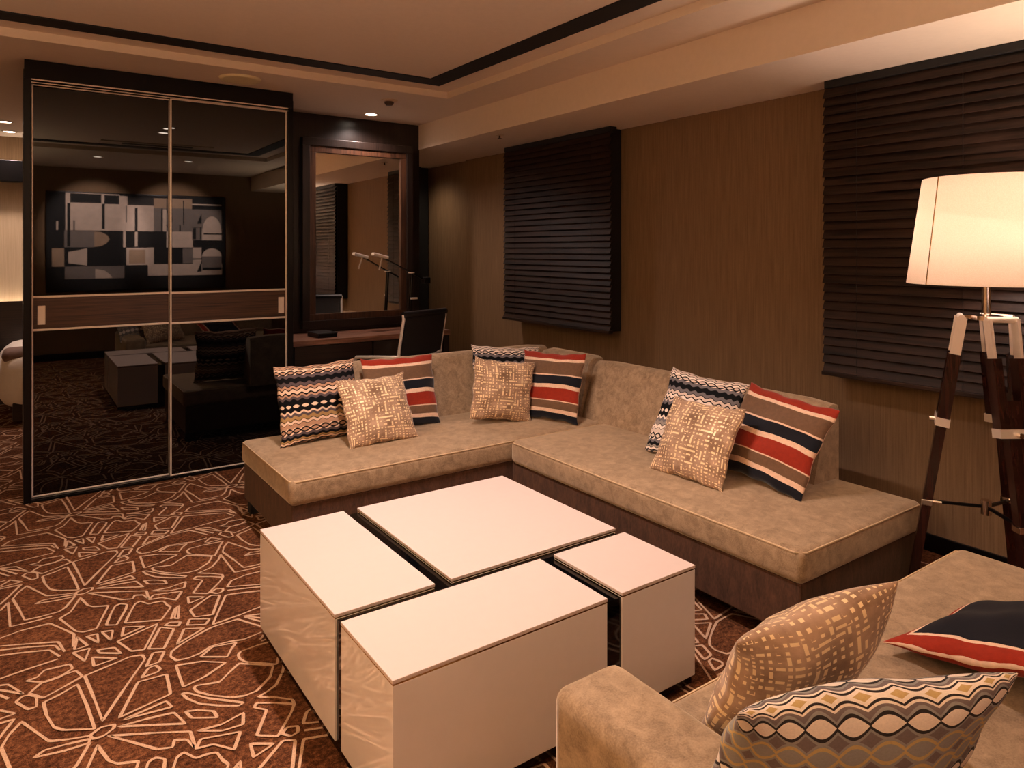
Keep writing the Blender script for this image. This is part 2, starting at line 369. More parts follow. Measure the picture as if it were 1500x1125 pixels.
def carpet_lines(bm, x0, x1, y0, y1, z=0.002, hw=0.0043):
    PX, PY = 0.805, 1.03
    base = []
    for (ox, oy, s), closed, pts in STROKES:
        p = [floor_pt(ox + a / s, oy + b / s) for a, b in pts]
        # round corners lightly
        q = []
        n = len(p)
        for i in range(n):
            a, b, c = p[i - 1], p[i], p[(i + 1) % n]
            if (not closed and i in (0, n - 1)):
                q.append(b); continue
            t1 = min(.3, .007 / max((a - b).length, 1e-4)); t2 = min(.3, .007 / max((c - b).length, 1e-4))
            m1, m2 = b.lerp(a, t1), b.lerp(c, t2)
            q += [m1, b.lerp((m1 + m2) / 2, .45), m2]
        base.append((closed, q))
    zc = 0
    for i in range(-6, 6):
        for j in range(-6, 8):
            off = Vector((i * PX + j * .024, j * PY - i * .018))
            for closed, q in base:
                c = sum(q, Vector((0, 0))) / len(q) + off
                if not (x0 + .1 < c.x < x1 - .1 and y0 + .1 < c.y < y1 - .1): continue
                n = len(q); L = []; Rr = []
                zc += 1; zz = z + (zc % 40) * .00004
                for k in range(n):
                    a = q[k - 1] if (closed or k > 0) else q[k]
                    b = q[(k + 1) % n] if (closed or k < n - 1) else q[k]
                    d1 = (q[k] - a).normalized() if (q[k] - a).length > 1e-6 else (b - q[k]).normalized()
                    d2 = (b - q[k]).normalized() if (b - q[k]).length > 1e-6 else d1
                    n1 = Vector((-d1.y, d1.x)); n2 = Vector((-d2.y, d2.x)); mm = n1 + n2
                    mm = mm.normalized() if mm.length > .2 else n1
                    nn = mm * hw / max(.55, mm.dot(n1)) * (1.0 + .2 * math.sin(k * .9))
                    P = q[k] + off
                    L.append(bm.verts.new((*(P + nn), zz))); Rr.append(bm.verts.new((*(P - nn), zz)))
                for k in range(n if closed else n - 1):
                    f = bm.faces.new((L[k], Rr[k], Rr[(k + 1) % n], L[(k + 1) % n])); f.material_index = 1
bm = BM()
add_box(bm, XL - .1, WX + .2, YF - .1, YB + .1, -.1, 0)
carpet_lines(bm, XL, WX, YF, YB)
struct('floor', bm, [M['carpet'], M['carpetline']])

bm = BM()
add_box(bm, XL - .1, TLX, YF - .1, YB + .1, CZ, CZ + .2); add_box(bm, TRX, WX + .1, YF - .1, YB + .1, CZ, CZ + .2)
add_box(bm, TLX, TRX, YF - .1, TRY0, CZ, CZ + .2); add_box(bm, TLX, TRX, TRY1, YB + .1, CZ, CZ + .2)
add_box(bm, TLX - .02, TRX + .02, TRY0 - .02, TRY1 + .02, TZ, TZ + .155)
struct('ceiling', bm, M['ceiling'])
bm = BM()   # dark inlay band running round the tray
bi, bo = .175, .29   # outer / inner distance from the tray edge
def ring(bm, d0, d1, z0, z1):
    X0, X1, Y0, Y1 = TLX + d0, TRX - d0, TRY0 + d0, TRY1 - d0; w = d1 - d0
    add_box(bm, X0, X1, Y1 - w, Y1, z0, z1); add_box(bm, X0, X1, Y0, Y0 + w, z0, z1)
    add_box(bm, X0, X0 + w, Y0 + w, Y1 - w, z0, z1); add_box(bm, X1 - w, X1, Y0 + w, Y1 - w, z0, z1)
ring(bm, .15, .292, TZ - .006, TZ + .01)
struct('trim_1', bm, M['band'])
bm = bx(SFX, WX + .1, YF - .1, YB + .1, SFZ, CZ + .02)
struct('trim_2', bm, M['ceiling'])

bm = BM(); add_box(bm, WX, WX + .2, YF - .1, 5.80, -.02, CZ + .1); add_box(bm, WX + .03, WX + .2, 5.80, YB + .1, -.02, CZ + .1)
struct('wall_right', bm, M['wall'])
struct('wall_far', bx(XL - .1, WX + .2, YB, YB + .15, -.02, CZ + .1), M['wall'])
struct('wall_front', bx(XL - .1, WX + .2, YF - .15, YF, -.02, CZ + .1), M['wall'])
struct('wall_left', bx(XL - .15, XL, YF - .1, YB + .1, -.02, CZ + .1), M['panelcloth'])
struct('wall_back', bx(1.50, 2.832, YP, YP + .12, 0, CZ), M['ebony'])
struct('baseboard_right', bx(WX - .012, WX + .01, YF, 5.8, 0, .08, .002), M['black'])
struct('baseboard_front', bx(XL, WX, YF - .01, YF + .012, 0, .09, .002), M['black'])
struct('baseboard_left', bx(XL - .01, XL + .012, YF, YB, 0, .09, .002), M['black'])

# ------------------------------------------------------------------ wardrobe with sliding glass doors
WY = 4.80
w = thing('sliding_wardrobe', 'tall black wardrobe with two chrome-edged dark glass sliding doors', 'wardrobe', (.79, WY, 0))
def rel(o, root):
    o.parent = root; o.location = -Vector(root.location); return o
def part(name, bm, m, root, smooth=None):
    o = obj(name, bm, m, smooth=smooth); return rel(o, root)
bm = BM()
add_box(bm, .036, .072, WY - .02, YP - .02, 0, 2.43, .002); add_box(bm, 1.508, 1.545, WY - .02, YP - .02, 0, 2.43, .002)
add_box(bm, .04, 1.541, WY - .024, YP - .02, 2.378, CZ - .002, .002)
add_box(bm, .072, 1.508, YP - .06, YP - .02, 0, 2.378)
add_box(bm, .072, 1.508, WY - .015, WY + .10, 0, .012)
part('carcass', bm, M['black'], w)
bm = BM(); add_box(bm, .072, 1.508, WY - .026, WY - .018, 2.372, 2.379); add_box(bm, .072, 1.508, WY - .026, WY - .018, 2.357, 2.361)
part('top_track', bm, M['edge'], w)
part('floor_track', bx(.072, 1.508, WY + .0, WY + .075, .012, .017), M['black'], w)
def door(x0, x1, y, hx):
    d = BM(); add_box(d, x0, x1, y + .004, y + .026, .02, 2.36)
    d = part('door', d, M['blackmatte'], w)
    def sub(n, bm, m):
        o = obj(n, bm, m); o.parent = d; return o
    sub('glass_panel', bx(x0 + .008, x1 - .008, y, y + .006, 1.16, 2.352), M['glass'])
    sub('glass_panel', bx(x0 + .008, x1 - .008, y, y + .006, .026, .958), M['glass'])
    sub('wood_rail', bx(x0 + .008, x1 - .008, y - .003, y + .006, .972, 1.146), M['walnut'])
    bm = BM()
    for z in (.958, 1.146): add_box(bm, x0 + .006, x1 - .006, y - .006, y + .006, z, z + .012, .002)
    sub('rail_edge', bm, M['edge'])
    bm = BM()
    add_box(bm, x0, x0 + .009, y - .007, y + .02, .02, 2.36, .002); add_box(bm, x1 - .009, x1, y - .007, y + .02, .02, 2.36, .002)
    add_box(bm, x0, x1, y - .007, y + .02, .018, .026, .002); add_box(bm, x0, x1, y - .007, y + .02, 2.352, 2.36, .002)
    sub('edge_profile', bm, M['edge'])
    bm = BM(); hw, hz0, hz1 = .019, .994, 1.102   # recessed pull: rim and sunk plate
    add_box(bm, hx - hw, hx - hw + .006, y - .009, y, hz0, hz1, .002); add_box(bm, hx + hw - .006, hx + hw, y - .009, y, hz0, hz1, .002)
    add_box(bm, hx - hw, hx + hw, y - .009, y, hz0, hz0 + .006, .002); add_box(bm, hx - hw, hx + hw, y - .009, y, hz1 - .006, hz1, .002)
    add_box(bm, hx - hw + .004, hx + hw - .004, y - .0045, y - .002, hz0 + .004, hz1 - .004)
    sub('pull_handle', bm, M['edge'])
door(.074, .790, WY + .036, .121)
door(.784, 1.506, WY + .004, 1.468)

# ------------------------------------------------------------------ wall mirror
mr = thing('wall_mirror', 'tall mirror in a stepped dark wood frame above the desk', 'mirror', (2.27, YP, .82))
def frame4(bm, x0, x1, z0, z1, wd, y0, y1, bev=.004):
    add_box(bm, x0, x1, y0, y1, z1 - wd, z1, bev); add_box(bm, x0, x1, y0, y1, z0, z0 + wd, bev)
    add_box(bm, x0, x0 + wd, y0, y1, z0 + wd, z1 - wd, bev); add_box(bm, x1 - wd, x1, y0, y1, z0 + wd, z1 - wd, bev)
bm = BM(); frame4(bm, 1.80, 2.745, .81, 2.29, .06, YP - .06, YP - .001)
part('frame', bm, M['ebony'], mr)
bm = BM(); frame4(bm, 1.855, 2.69, .865, 2.235, .055, YP - .048, YP - .004)
part('inner_frame', bm, M['frame'], mr)
part('mirror_glass', bx(1.905, 2.64, YP - .028, YP - .012, .915, 2.185), M['mirror'], mr)

# ------------------------------------------------------------------ desk
dk = thing('writing_desk', 'long dark wood desk built along the panel below the mirror', 'desk', (2.2, 5.18, 0))
part('desk_top', bx(1.56, 2.87, 4.95, YP - .003, .735, .775, .003), M['desk'], dk)
part('side_panel', bx(1.56, 1.60, 4.97, YP - .01, 0, .735, .002), M['ebony'], dk); part('side_panel', bx(2.815, 2.865, 4.955, YP - .01, 0, .735, .002), M['ebony'], dk)
part('drawer', bx(1.61, 2.20, 4.958, 5.39, .60, .731, .003), M['ebonyh'], dk)
part('drawer', bx(2.21, 2.805, 4.958, 5.39, .60, .731, .003), M['ebonyh'], dk)
part('back_panel', bx(1.60, 2.815, 5.37, 5.39, .1, .60), M['ebonyh'], dk)

b = thing('stationery_box', 'black stationery box lying on the desk beside the wardrobe', 'box', (1.87, 5.12, .775), .08)
obj('tray', bx(-.075, .075, -.095, .095, .001, .028, .003), M['black'], b)
obj('lid', bx(-.078, .078, -.098, .098, .026, .036, .003), M['leather'], b)
tag(obj('paper_sheet', bx(-.09, .13, -.13, .11, .0, .0012), M['paper'], loc=(1.885, 5.115, .7752)), 'white paper sheet under the black box on the desk', 'paper')
bpy.data.objects['paper_sheet'].location.z = .7735
bpy.data.objects['paper_sheet'].rotation_euler = (0, 0, .05)
b.location.z = .7747

# desk lamp (counterbalanced, two-rod arms)
dl = thing('desk_lamp', 'black jointed desk lamp with two-rod arm before the mirror', 'lamp', (2.61, 5.16, .775))
bm = BM(); add_lathe(bm, [(0, 0), (.055, 0), (.055, .085), (.05, .092), (.0, .092)], n=28); obj('base', bm, M['black'], dl, 40)
el = Vector((.02, 0, .46)); sh = Vector((0, 0, .09)); hd = Vector((-.225, .03, .585)); cw = Vector((.15, 0, .395))
bm = BM()
for y in (-.014, .014):
    add_bar(bm, sh + Vector((0, y, 0)), el + Vector((0, y, 0)), .012, .012)
obj('lower_arm', bm, M['black'], dl)
bm = BM()
for y in (-.012, .012): add_bar(bm, el + Vector((0, y, 0)), hd + Vector((0, y * .7, 0)), .008, .008)
add_bar(bm, el, cw, .014, .014)
obj('upper_arm', bm, M['black'], dl)
bm = BM(); add_box(bm, cw.x - .03, cw.x + .03, -.03, .03, cw.z - .025, cw.z + .025, .006); obj('counterweight', bm, M['black'], dl)
for z in (.455, .10):
    bm = BM(); add_lathe(bm, [(0, z), (.026, z), (.026, z + .008), (0, z + .008)], (.02 if z > .3 else 0, 0, 0), n=20); obj('joint_ring', bm, M['edge'], dl)
bm = BM(); add_box(bm, .0, .06, -.03, -.016, .245, .26, .001); obj('rod_clip', bm, M['edge'], dl)
bm = BM(); mt = Matrix.Translation(hd) @ Matrix.Rotation(.25, 4, 'Y')
add_box(bm, -.085, .045, -.03, .03, -.006, .02, .006, mat4=mt); obj('lamp_head', bm, M['edge'], dl)
bm = BM(); add_tube(bm, [hd, hd + Vector((-.03, -.01, -.10))], .006); obj('handle_rod', bm, M['edge'], dl)

# ------------------------------------------------------------------ desk chair
ch = thing('desk_chair', 'black leather desk chair with chrome frame tucked under the desk', 'chair', (2.215, 4.60, 0), math.radians(20))
prof = [(.235, .425), (.20, .455), (.10, .452), (0, .44), (-.10, .435), (-.17, .46), (-.205, .53), (-.225, .62), (-.245, .75), (-.27, .88), (-.285, .955), (-.28, .985)]
def sheet(pr, w, th):
    bm = BM(); rows = []
    n = len(pr)
    for i, (y, z) in enumerate(pr):
        a = Vector(pr[max(i - 1, 0)]); b = Vector(pr[min(i + 1, n - 1)]); t = (b - a).normalized(); nn = Vector((-t.y, t.x))
        rows.append([bm.verts.new((s * w / 2, y + nn.x * k * th / 2, z + nn.y * k * th / 2)) for s, k in ((-1, -1), (1, -1), (1, 1), (-1, 1))])
    for i in range(n - 1):
        for k in range(4): bm.faces.new((rows[i][k], rows[i][(k + 1) % 4], rows[i + 1][(k + 1) % 4], rows[i + 1][k]))
    bm.faces.new(rows[0][::-1]); bm.faces.new(rows[-1]); return bm
obj('seat', sheet(prof[:6], .40, .03), M['leather'], ch, 40)
obj('backrest', sheet(prof[5:], .40, .028), M['leather'], ch, 40)
bm = BM(); add_tube(bm, [(-.215, -.285, .985), (.215, -.285, .985)], .022, 12); obj('top_roll', bm, M['leather'], ch, 40)
for s in (-1, 1):
    bm = BM(); add_tube(bm, [(s * .212, y, z) for y, z in prof], .011, 8); obj('side_rail', bm, M['edge'], ch, 60)
    bm = BM(); add_tube(bm, [(s * .215, -.24, .70), (s * .245, -.20, .70), (s * .255, -.05, .69), (s * .255, .12, .675), (s * .24, .165, .64), (s * .215, .17, .46)], .012, 8); obj('armrest', bm, M['edge'], ch, 60)
bm = BM(); add_tube(bm, [(-.212, -.243, .70), (-.1, -.29, .69), (.1, -.29, .69), (.212, -.243, .70)], .011, 8); obj('back_spreader', bm, M['edge'], ch, 60)
bm = BM(); add_lathe(bm, [(0, .07), (.03, .07), (.03, .28), (.018, .28), (.018, .43), (0, .43)], n=20); obj('column', bm, M['chrome'], ch, 40)
for k in range(5):
    a = k * 2 * PI / 5 + .3; c, s_ = math.cos(a), math.sin(a)
    bm = BM(); add_bar(bm, (0, 0, .10), (c * .29, s_ * .29, .066), .045, .03, (-s_, c, 0), .026, .018); lg = obj('base_arm', bm, M['steel'], ch)
    bm = BM(); add_tube(bm, [(c * .285 - s_ * .014, s_ * .285 + c * .014, .027), (c * .285 + s_ * .014, s_ * .285 - c * .014, .027)], .027, 14); add_bar(bm, (c * .285, s_ * .285, .03), (c * .285, s_ * .285, .066), .012, .012)
    obj('caster', bm, M['black'], lg, 40)

# ------------------------------------------------------------------ windows and blinds on the right wall
def blind(y0, y1, z0, wn, label, tassel=False):
    # window casing boxed out from the wall with dark night glass behind the slats
    bm = BM(); X0 = 3.365
    add_box(bm, X0 + .03, WX + .01, y0 + .075, y0 + .10, z0 + .0, SFZ - .001); add_box(bm, X0 + .03, WX + .01, y1 - .02, y1 + .0, z0 + .0, SFZ - .001)
    add_box(bm, X0 + .06, WX + .01, y0 + .08, y1, z0 - .012, z0 + .012)
    add_box(bm, WX - .02, WX + .01, y0 + .09, y1, z0, SFZ - .001)
    o = struct('window_%d' % wn, bm, M['blackmatte'])
    gl = obj('window_pane', bx(WX - .03, WX - .021, y0 + .11, y1 - .03, z0 + .02, SFZ - .01), M['voidglass']); gl.parent = o
    r = thing('venetian_blind', label, 'blind', (X0, (y0 + y1) / 2, z0), 0, 'dark wooden blinds along the right wall')
    L = (y1 - y0)
    obj('headrail', bx(-.004, .06, -L / 2 + .004, L / 2 - .004, SFZ - z0 - .04, SFZ - z0 - .001, .003), M['blackmatte'], r)
    bm = BM(); pitch = .0445; n = int((SFZ - z0 - .028) / pitch); th = math.radians(67)
    rr = random.Random(wn)
    for i in range(n):
        z = .032 + pitch * i
        t2 = th + rr.uniform(-.03, .03)
        m4 = Matrix.Translation((rr.uniform(-.001, .001), rr.uniform(-.002, .002), z)) @ Matrix.Rotation(-t2, 4, 'Y')
        add_box(bm, -.026, .026, -L / 2, L / 2, -.0016, .0016, mat4=m4)
    obj('slats', bm, M['slat'], r)
    obj('bottom_rail', bx(-.022, .022, -L / 2, L / 2, -.012, .008, .003), M['slat'], r)
    for fy in (-.36, 0.0, .36):
        bm = BM(); add_tube(bm, [(-.022, fy * L, 0), (-.022, fy * L, SFZ - z0 - .07)], .0011, 5); obj('ladder_cord', bm, M['blackmatte'], r)
    if tassel:
        bm = BM(); z = -.25
        while z < SFZ - z0 - .08:
            bmesh.ops.create_icosphere(bm, subdivisions=1, radius=.006, matrix=Matrix.Translation((-.012 + .004 * math.sin(z * 40), -L / 2 - .022, z))); z += .0165
        obj('bead_chain', bm, M['steel'], r, 180)
    return r
blind(3.60, 4.90, .852, 1, 'dark wooden slat blind between the mirror and the bare wall, above the sofa corner')
blind(.72, 2.03, .80, 2, 'dark wooden slat blind behind the lit tripod floor lamp')
blind(6.50, 7.70, .80, 3, 'dark wooden slat blind seen edge-on past the mirror panel', True)

# ------------------------------------------------------------------ sofas
def cushion(x0, x1, y0, y1, z0, z1, bev=.03, crown=.008):
    bm = BM(); add_box(bm, x0, x1, y0, y1, z0, z1, bev, 4)
    es = [e for e in bm.edges if e.calc_length() > .25]
    bmesh.ops.subdivide_edges(bm, edges=es, cuts=7, use_grid_fill=True)
    for v in bm.verts:
        if v.co.z > z1 - .002:
            a = (v.co.x - x0) / (x1 - x0) * 2 - 1; b = (v.co.y - y0) / (y1 - y0) * 2 - 1
            v.co.z += crown * max(0, 1 - a * a) * max(0, 1 - b * b)
    return bm
def rail_loop(x0, x1, y0, y1, z, r=.0045, inset=.012):
    bm = BM(); i = inset
    P = [(x0 + i, y0 + .03), (x0 + .03, y0 + i), (x1 - .03, y0 + i), (x1 - i, y0 + .03), (x1 - i, y1 - .03), (x1 - .03, y1 - i), (x0 + .03, y1 - i), (x0 + i, y1 - .03)]
    P = [(a, b, z) for a, b in P]; add_tube(bm, P + [P[0]], r, 6, False); return bm
SZ0, SZ1 = .262, .385
def wedge(axis, a0, a1, f0, f1, zt, ftop):
    """back cushion: runs a0..a1 along `axis`, foot from f0 (front) to f1 (rear), front leaning to ftop at the top"""
    bm = BM(); z0 = SZ1 - .012
    pr = [(f0, z0), (f1, z0), (f1, zt - .03), (f1 - .012 * (1 if f1 > f0 else -1), zt - .006), (f1 - .05 * (1 if f1 > f0 else -1), zt), (ftop + .03 * (1 if f1 > f0 else -1), zt - .004), (ftop, zt - .03)]
    mid = 12; rows = []
    for k in range(mid + 1):
        t = k / mid; a = a0 + (a1 - a0) * t
        e = min(t, 1 - t) * (a1 - a0) if a1 > a0 else min(t, 1 - t) * (a0 - a1)
        row = []
        for f, z in pr:
            zz = z - (.012 if (k in (0, mid) and z > zt - .04) else 0)
            row.append(bm.verts.new((a, f, zz) if axis == 'x' else (f, a, zz)))
        rows.append(row)
    n = len(pr)
    for k in range(mid):
        for q in range(n): bm.faces.new((rows[k][q], rows[k][(q + 1) % n], rows[k + 1][(q + 1) % n], rows[k + 1][q]))
    bm.faces.new(rows[0]); bm.faces.new(rows[-1][::-1]); return bm
def leg_box(x, y): return bx(x - .03, x + .03, y - .03, y + .03, .0, .075, .003)

s1 = thing('corner_sofa_section', 'tan velvet sofa section before the glass wardrobe, dark brown base', 'sofa', (1.95, 3.57, 0), 0, 'low tan velvet sofas around the table')
part('seat_cushion', cushion(1.005, 3.06, 3.155, 4.00, SZ0, SZ1), M['sofa'], s1, 50)
part('base', bx(1.02, 3.05, 3.172, 3.99, .07, SZ0 + .004, .008), M['sofabase'], s1)
part('backrest', wedge('x', 1.47, 3.06, 3.82, 4.03, .758, 3.91), M['sofa'], s1, 50)
part('corner_backrest', wedge('y', 3.335, 3.83, 2.85, 3.06, .752, 2.93), M['sofa'], s1, 50)
part('seam_piping', rail_loop(1.005, 3.06, 3.155, 4.00, SZ1 - .012, .004, .004), M['piping'], s1, 60)
for x, y in ((1.06, 3.22), (1.06, 3.93), (3.0, 3.22), (3.0, 3.93)): part('leg', leg_box(x, y), M['blackmatte'], s1)

s2 = thing('long_sofa_section', 'tan velvet sofa section along the right wall, seat longer than its back', 'sofa', (2.63, 2.3, 0), 0, 'low tan velvet sofas around the table')
part('seat_cushion', cushion(2.200, 3.06, 1.405, 3.150, SZ0, SZ1), M['sofa'], s2, 50)
part('base', bx(2.215, 3.045, 1.42, 3.148, .07, SZ0 + .004, .008), M['sofabase'], s2)
part('backrest', wedge('y', 1.775, 3.325, 2.862, 3.065, .735, 2.965), M['sofa'], s2, 50)
part('seam_piping', rail_loop(2.200, 3.06, 1.405, 3.150, SZ1 - .012, .004, .004), M['piping'], s2, 60)
for x, y in ((2.27, 1.48), (2.27, 3.08), (2.98, 1.48), (2.98, 3.08)): part('leg', leg_box(x, y), M['blackmatte'], s2)

s3 = thing('armed_sofa_section', 'tan velvet sofa in the right foreground with one low padded arm', 'sofa', (1.9, .65, 0), 0, 'low tan velvet sofas around the table')
part('seat_cushion', cushion(1.135, 2.70, .22, 1.125, SZ0, SZ1), M['sofa'], s3, 50)
part('base', bx(1.15, 2.685, .235, 1.11, .07, SZ0 + .004, .008), M['sofabase'], s3)
part('armrest', cushion(.955, 1.150, .20, 1.215, .07, .470, .034, .004), M['sofa'], s3, 50)
part('backrest', bx(1.14, 2.70, .20, .40, SZ1 - .01, .56, .03, 4), M['sofa'], s3, 50)
part('seam_piping', rail_loop(1.135, 2.70, .22, 1.125, SZ1 - .012, .004, .004), M['piping'], s3, 60)
for x, y in ((1.02, .28), (1.02, 1.13), (2.62, .30), (2.62, 1.05)): part('leg', leg_box(x, y), M['blackmatte'], s3)

# ------------------------------------------------------------------ pillows
def pillow_mesh(w, h, t, seed, n=26):
    bm = BM(); uvl = bm.loops.layers.uv.new('UVMap'); rd = random.Random(seed)
    ph = [rd.uniform(0, 6.28) for _ in range(8)]
    def pt(i, j, s):
        a = -1 + 2 * i / n; b = -1 + 2 * j / n
        a = .45 * a + .55 * math.sin(a * PI / 2); b = .45 * b + .55 * math.sin(b * PI / 2)
        x = a * (1 - .075 * (1 - b * b)) * w / 2; z = b * (1 - .075 * (1 - a * a)) * h / 2
        if b < 0: z -= 0
        body = max(0, (1 - a * a) * (1 - b * b)) ** .52
        y = -s * t / 2 * body
        y += .0045 * math.sin(7 * a + ph[0] + 2 * b) * body + .004 * math.sin(9 * b + ph[1] - 3 * a) * body
        y += .006 * math.sin(4 * (a + b) + ph[2]) * (1 - body)
        edge = (abs(a) ** 6 + abs(b) ** 6)
        z += .004 * math.sin(11 * a + ph[3]) * abs(b) ** 5; x += .004 * math.sin(10 * b + ph[4]) * abs(a) ** 5
        return (x, y, z)
    F, B = {}, {}
    for i in range(n + 1):
        for j in range(n + 1):
            F[i, j] = bm.verts.new(pt(i, j, 1))
            B[i, j] = F[i, j] if (i in (0, n) or j in (0, n)) else bm.verts.new(pt(i, j, -1))
    for side, D in ((0, F), (1, B)):
        for i in range(n):
            for j in range(n):
                q = [(i, j), (i + 1, j), (i + 1, j + 1), (i, j + 1)]
                if side: q = q[::-1]
                f = bm.faces.new([D[k] for k in q]); f.material_index = side
                for l, k in zip(f.loops, q): l[uvl].uv = (k[0] / n, k[1] / n)
    me = bpy.data.meshes.new('pillow'); bm.to_mesh(me); bm.free()
    for p in me.polygons: p.use_smooth = True
    return me
def pillow(name, label, mats, x, y, z, psi, th, ro, w, h, t, seed, group):
    me = pillow_mesh(w, h, t, seed)
    for m in mats: me.materials.append(m)
    o = bpy.data.objects.new(name, me); COL.objects.link(o)
    n = Vector((math.cos(psi), math.sin(psi), 0)); r = Vector((0, 0, 1)).cross(n)
    up = Vector((0, 0, 1)) * math.cos(th) - n * math.sin(th)
    r2 = r * math.cos(ro) + up * math.sin(ro); u2 = up * math.cos(ro) - r * math.sin(ro); fn = r2.cross(u2)  # front normal
    m3 = Matrix((r2, -fn, u2)).transposed().to_4x4()
    o.matrix_world = Matrix.Translation((x, y, z)) @ m3
    md = o.modifiers.new('smooth', 'SUBSURF'); md.levels = 1; md.render_levels = 1
    return tag(o, label, 'pillow', group)
GW, GS, GM = 'wave pattern pillows', 'striped pillows', 'gold dash pillows'
ST = [M['stripe'], M['stripeback']]; WV = [M['wave']] * 2; WG = [M['wavegrey']] * 2; MZ = [M['maze']] * 2; WN = [M['wavenear']] * 2
pillow('wave_pillow', 'black and beige wavy-striped pillow nearest the glass wardrobe', WV, 1.354, 3.765, .592, -1.524, .237, .009, .47, .435, .15, 1, GW)
pillow('striped_pillow', 'red, navy and brown striped pillow leaning on the sofa back below the desk chair', ST, 1.848, 3.76, .588, -1.60, .30, -.008, .47, .43, .13, 2, GS)
pillow('dash_pillow', 'tan pillow with gold dashes in front of the sofa pillows nearest the wardrobe', MZ, 1.609, 3.56, .552, -1.551, .492, .008, .41, .385, .13, 3, GM)
pillow('wave_pillow', 'wavy-striped pillow standing in the sofa corner, mostly hidden behind two others', WG, 2.527, 3.66, .60, -1.775, .22, -.08, .47, .44, .13, 4, GW)
pillow('dash_pillow', 'tan pillow with gold dashes in the corner of the sofa', MZ, 2.384, 3.49, .580, -1.80, .14, -.14, .40, .37, .13, 5, GM)
pillow('striped_pillow', 'red, navy and brown striped pillow in the corner of the sofa', ST, 2.673, 3.401, .590, -2.763, .321, .02, .45, .43, .13, 6, GS)
pillow('wave_pillow', 'black and grey wavy-striped pillow leaning on the back of the right-hand sofa', WG, 2.735, 2.325, .592, 3.209, .48, -.047, .47, .46, .13, 7, GW)
pillow('dash_pillow', 'tan pillow with gold dashes at the front of the right-hand sofa', MZ, 2.54, 2.154, .550, 3.153, .50, .016, .415, .38, .13, 8, GM)
pillow('striped_pillow', 'red, navy and brown striped pillow at the lamp end of the right-hand sofa', ST, 2.744, 1.891, .586, 3.141, .529, -.109, .47, .43, .13, 9, GS)
pillow('dash_pillow', 'tan pillow with gold dashes on the foreground sofa, seen from behind', MZ, 1.345, .87, .55, 1.40, .52, -.13, .42, .37, .16, 10, GM)
pillow('wave_pillow', 'pale grey wavy-striped pillow at the bottom edge of the foreground sofa', WN, 1.128, .651, .565, 1.146, .528, 0, .50, .43, .15, 11, GW)
pillow('striped_pillow', 'red-edged navy pillow on the foreground sofa, at the right edge', [M['stripeback']] * 2, 2.01, .70, .475, 1.45, 1.28, .0, .46, .43, .11, 12, GS)

# ------------------------------------------------------------------ coffee table
ct = thing('coffee_table', 'square cream lacquered coffee table of four blocks split by black channels', 'table', (1.265, 2.09, 0))
TZT, TZB = .400, .045
X0, X1, Y0, Y1 = .731, 1.800, 1.531, 2.638
blocks = [(X0, 1.048, 1.902, Y1), (1.107, X1, 1.902, Y1), (X0, 1.417, Y0, 1.856), (1.477, X1, Y0, 1.856)]
for a, b, c, d in blocks:
    o = part('block', bx(a, b, c, d, TZB, TZT - .014, .0015), M['white'], ct)
    q = obj('top_slab', bx(a - .001, b + .001, c - .001, d + .001, TZT - .010, TZT, .0015), M['whitetop']); q.parent = o
    q = obj('brass_edge', bx(a + .0005, b - .0005, c + .0005, d - .0005, TZT - .0145, TZT - .0095), M['brass']); q.parent = o
part('core', bx(X0 + .006, X1 - .01, Y0 + .006, Y1 - .01, .02, TZT - .0155), M['blackgloss'], ct)
part('plinth', bx(X0 + .05, X1 - .05, Y0 + .05, Y1 - .05, 0, .045), M['blackmatte'], ct)

# ------------------------------------------------------------------ tripod floor lamp
LP = Vector((3.035, 1.167, 0))
fl = thing('tripod_floor_lamp', 'tripod floor lamp with lit cream drum shade by the window', 'lamp', LP)
HZ = 1.165
bm = BM(); N = 48; r0, r1, z0, z1 = .268, .213, 1.29, 1.695
rings = []
for r, z in ((r0, z0), (r1, z1), (r1 - .004, z1), (r0 - .004, z0)):
    rings.append([bm.verts.new((r * math.cos(2 * PI * k / N), r * math.sin(2 * PI * k / N), z)) for k in range(N)])
for i in range(4):
    for k in range(N): bm.faces.new((rings[i][k], rings[i][(k + 1) % N], rings[(i + 1) % 4][(k + 1) % N], rings[(i + 1) % 4][k]))
sh_o = obj('lamp_shade', bm, M['shade'], fl, 60)
a = math.radians(157)
bm = BM(); add_bar(bm, (r0 * 1.004 * math.cos(a), r0 * 1.004 * math.sin(a), z0), (r1 * 1.006 * math.cos(a), r1 * 1.006 * math.sin(a), z1), .004, .0015, (-math.sin(a), math.cos(a), 0))
q = obj('shade_seam', bm, M['brass']); q.parent = sh_o
bm = BM(); add_tube(bm, [(0, 0, HZ), (0, 0, 1.42)], .0165, 20); obj('stem', bm, M['chrome'], fl, 40)
bm = BM(); add_tube(bm, [(0, 0, 1.42), (0, 0, 1.46)], .02, 16)
for k in range(3):
    aa = k * 2 * PI / 3; add_tube(bm, [(0, 0, 1.44), (.24 * math.cos(aa), .24 * math.sin(aa), 1.40)], .003, 6)
obj('socket', bm, M['chrome'], fl, 40)
bm = BM(); bmesh.ops.create_uvsphere(bm, u_segments=20, v_segments=12, radius=.035, matrix=Matrix.Translation((0, 0, 1.50))); obj('bulb', bm, emit('bulb_glow', (1, .84, .70, 1), 30), fl, 180)
bm = BM(); add_lathe(bm, [(0, HZ - .012), (.055, HZ - .012), (.055, HZ + .004), (.03, HZ + .008), (0, HZ + .008)], n=28)
LA = [math.radians(d) for d in (116, 236, 356)]
for aa in LA: add_bar(bm, (0, 0, HZ - .002), (.078 * math.cos(aa), .078 * math.sin(aa), HZ - .002), .05, .012, (-math.sin(aa), math.cos(aa), 0))
obj('hub_plate', bm, M['chrome'], fl, 40)
